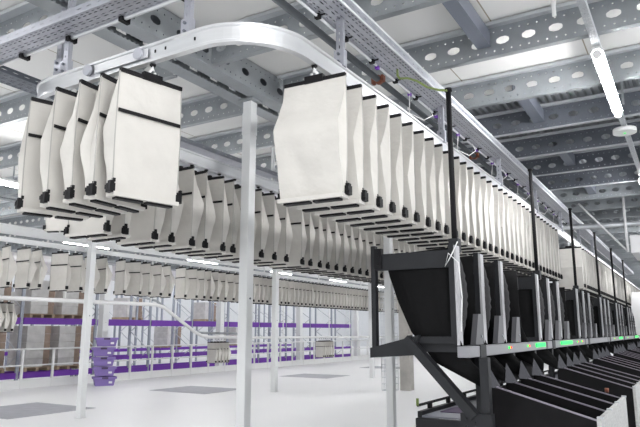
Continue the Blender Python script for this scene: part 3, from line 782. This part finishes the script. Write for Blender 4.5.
# ------------------------------------------------------------------ compartment bins
def bin_set():
    r = empty('compartment_bin', (0, 0, 0))
    ys = (0, .42, .84, 1.26)
    for k, y in enumerate(ys):
        yb = y * .96
        # sloping top edge from back (high) to front (low)
        b = MB(); t = .012
        bk, fr = -1.08, -.50; zb, zf = 1.29, 1.125
        P = [(bk, yb, zb - .34), (fr, y * 1.04, zf - .36), (fr, y * 1.04, zf), (bk, yb, zb)]
        i = len(b.v); b.v += P + [(p[0], p[1] + t, p[2]) for p in P]
        for f in ((0, 1, 2, 3), (7, 6, 5, 4), (0, 4, 5, 1), (1, 5, 6, 2), (3, 2, 6, 7), (0, 3, 7, 4)): b.f.append(tuple(i + q for q in f)); b.m.append(0); b.sm.append(False)
        o = b.build('divider', 'blackpan', r)
        MB().bar((bk, yb + t / 2, zb + .003), (fr, y * 1.04 + t / 2, zf + .003), .014, .008).build('edge_trim', 'edge', o)
        b = MB(); lug(b, bk + .0, yb, zb + .0); b.build('lug', 'wing2', o, solid=.003)
    b = MB(); i = 0
    b.v += [(-1.08, 0, .96), (-.5, 0, .78), (-.5, 1.31, .78), (-1.08, 1.22, .96)]; b.f.append((0, 1, 2, 3)); b.m.append(0); b.sm.append(False)
    b.build('floor_panel', 'blackpan', r, solid=.01)
    MB().box(-1.095, -1.08, 0, 1.22, .95, 1.26).build('back_panel', 'blackpan', r)
    fp = MB().box(-.497, -.475, -.03, 1.36, .75, 1.14).build('front_plate', 'zinc', r)
    for y in (.02, .45, .88, 1.32): MB().box(-.5, -.47, y - .02, y + .02, 1.135, 1.146).build('top_clip', 'galv_lt', fp)
    b = MB()
    for y in (.1, 1.2): b.bar((-.95, y, .9), (-.95, y, .05), .05, .05)
    b.bar((-.95, .05, .3), (-.95, 1.25, .3), .04, .04); b.build('stand', 'anthra', r)
    for y in (.1, 1.2): MB().box(-1.0, -.90, y - .05, y + .05, 0, .05).build('foot', 'black', r)
    return r
r = bin_set(); r.location.y = 3.74
bins = [r]
for k in range(1, 6):
    c = copy_tree(r); c.location.y = 3.74 + PITCH * k; bins.append(c)
for k, s in enumerate(bins): tag(s, f'black compartment bin with zinc front plate below the chutes, {where[k]}', 'bin', 'black compartment bins')
b = MB(); b.tube([(-.60, 5.12, 1.16), (-.60, 5.12, 1.19)], .014, 8)
b.build('orange_button', 'orange', bins[0]).location = (0, -3.74, 0)

# floor conveyor beneath
r = empty('belt_conveyor', (-1.83, 5.3, -.04)); L = 13
MB().box(-.30, .26, 0.0, L, .90, .915).build('belt', 'belt', r)
MB().box(-.34, -.30, 0, L, .84, .95).build('side_frame', 'anthra', r)
MB().box(.26, .30, 0, L, .84, .95).build('side_frame', 'anthra', r)
MB().box(-.34, .30, -.06, 0, .74, .90).build('end_box', 'anthra', r, bevel=.01)
MB().box(-.24, .22, .3, .7, .915, .922).build('dark_mat', 'purp_d', r)
b = MB(); b.tube([(-.33, -.02, 1.0), (-.33, L, 1.0)], .012, 6); b.build('guide_rail', 'anthra', r)
for k in range(12):
    MB().box(-.345, -.315, .25 + k * .5, .30 + k * .5, .95, 1.0).build('guide_bracket', 'black', r)
MB().tube([(-.33, -.02, 1.0), (-.33, -.02, 1.06)], .012, 6).build('sensor_lamp', 'greenwire', r)
for y in (.2, 3, 6, 9, 12):
    for x in (-.30, .26): MB().box(x - .025, x + .025, y, y + .05, .04, .84).build('leg', 'anthra', r)
tag(r, 'low grey belt conveyor under the black chute stations', 'conveyor')
r = empty('roller_conveyor', (-1.16, 4.3, 0)); 
for k in range(40): 
    MB().tube([(-.20, k * .09, .96), (.02, k * .09, .96)], .02, 8).build('roller', 'galv_lt', r)
MB().box(-.22, -.20, -.05, 3.6, .92, .99).build('side_frame', 'anthra', r); MB().box(.02, .035, -.05, 3.6, .92, .99).build('side_frame', 'anthra', r)
for y in (.1, 2.6, 3.4): MB().box(-.12, -.08, y, y + .04, 0, .92).build('leg', 'anthra', r)
tag(r, 'narrow steel roller conveyor beside the braced leg frame', 'conveyor')

# ------------------------------------------------------------------ far right: ducts
b = MB(); b.box(-.83, -.05, 12, 13.4, 2.95, 3.27)
r = b.build('air_unit', 'duct', bevel=.02)
MB().bar((-.6, 12.8, 3.27), (-.6, 12.8, 4.12), .03, .03).build('hanger_rod', 'duct', r)
tag(r, 'white boxy air unit at the right edge below the ceiling', 'air unit')
b = MB(); b.tube([(-2.6, 12.3, 3.6), (-1.4, 12.2, 3.50), (.3, 12.2, 3.50)], .05, 12)
tag(b.build('air_duct', 'galv_lt'), 'silver pipe duct crossing above the white air unit', 'duct')
b = MB(); b.tube([(-1.62, 12, 3.92), (-1.55, 12, 3.83), (-.89, 12, 3.0)], .016, 8)
tag(b.build('sloping_pipe', 'duct'), 'thin white sloping pipe left of the white air unit', 'pipe')
b = MB(); b.tube([(-.87, 11.95, 2.97), (-.87, 11.95, 4.12)], .022, 8)
tag(b.build('vertical_pipe', 'duct'), 'white vertical pipe at the corner of the air unit', 'pipe')
b = MB(); b.prism([(17.6, 1.1), (18.4, 1.1), (20.6, 2.7), (19.8, 2.7)], 'x', -1.45, -.6)
tag(b.build('inclined_cover', 'duct'), 'white inclined conveyor cover at the far right end', 'conveyor cover')
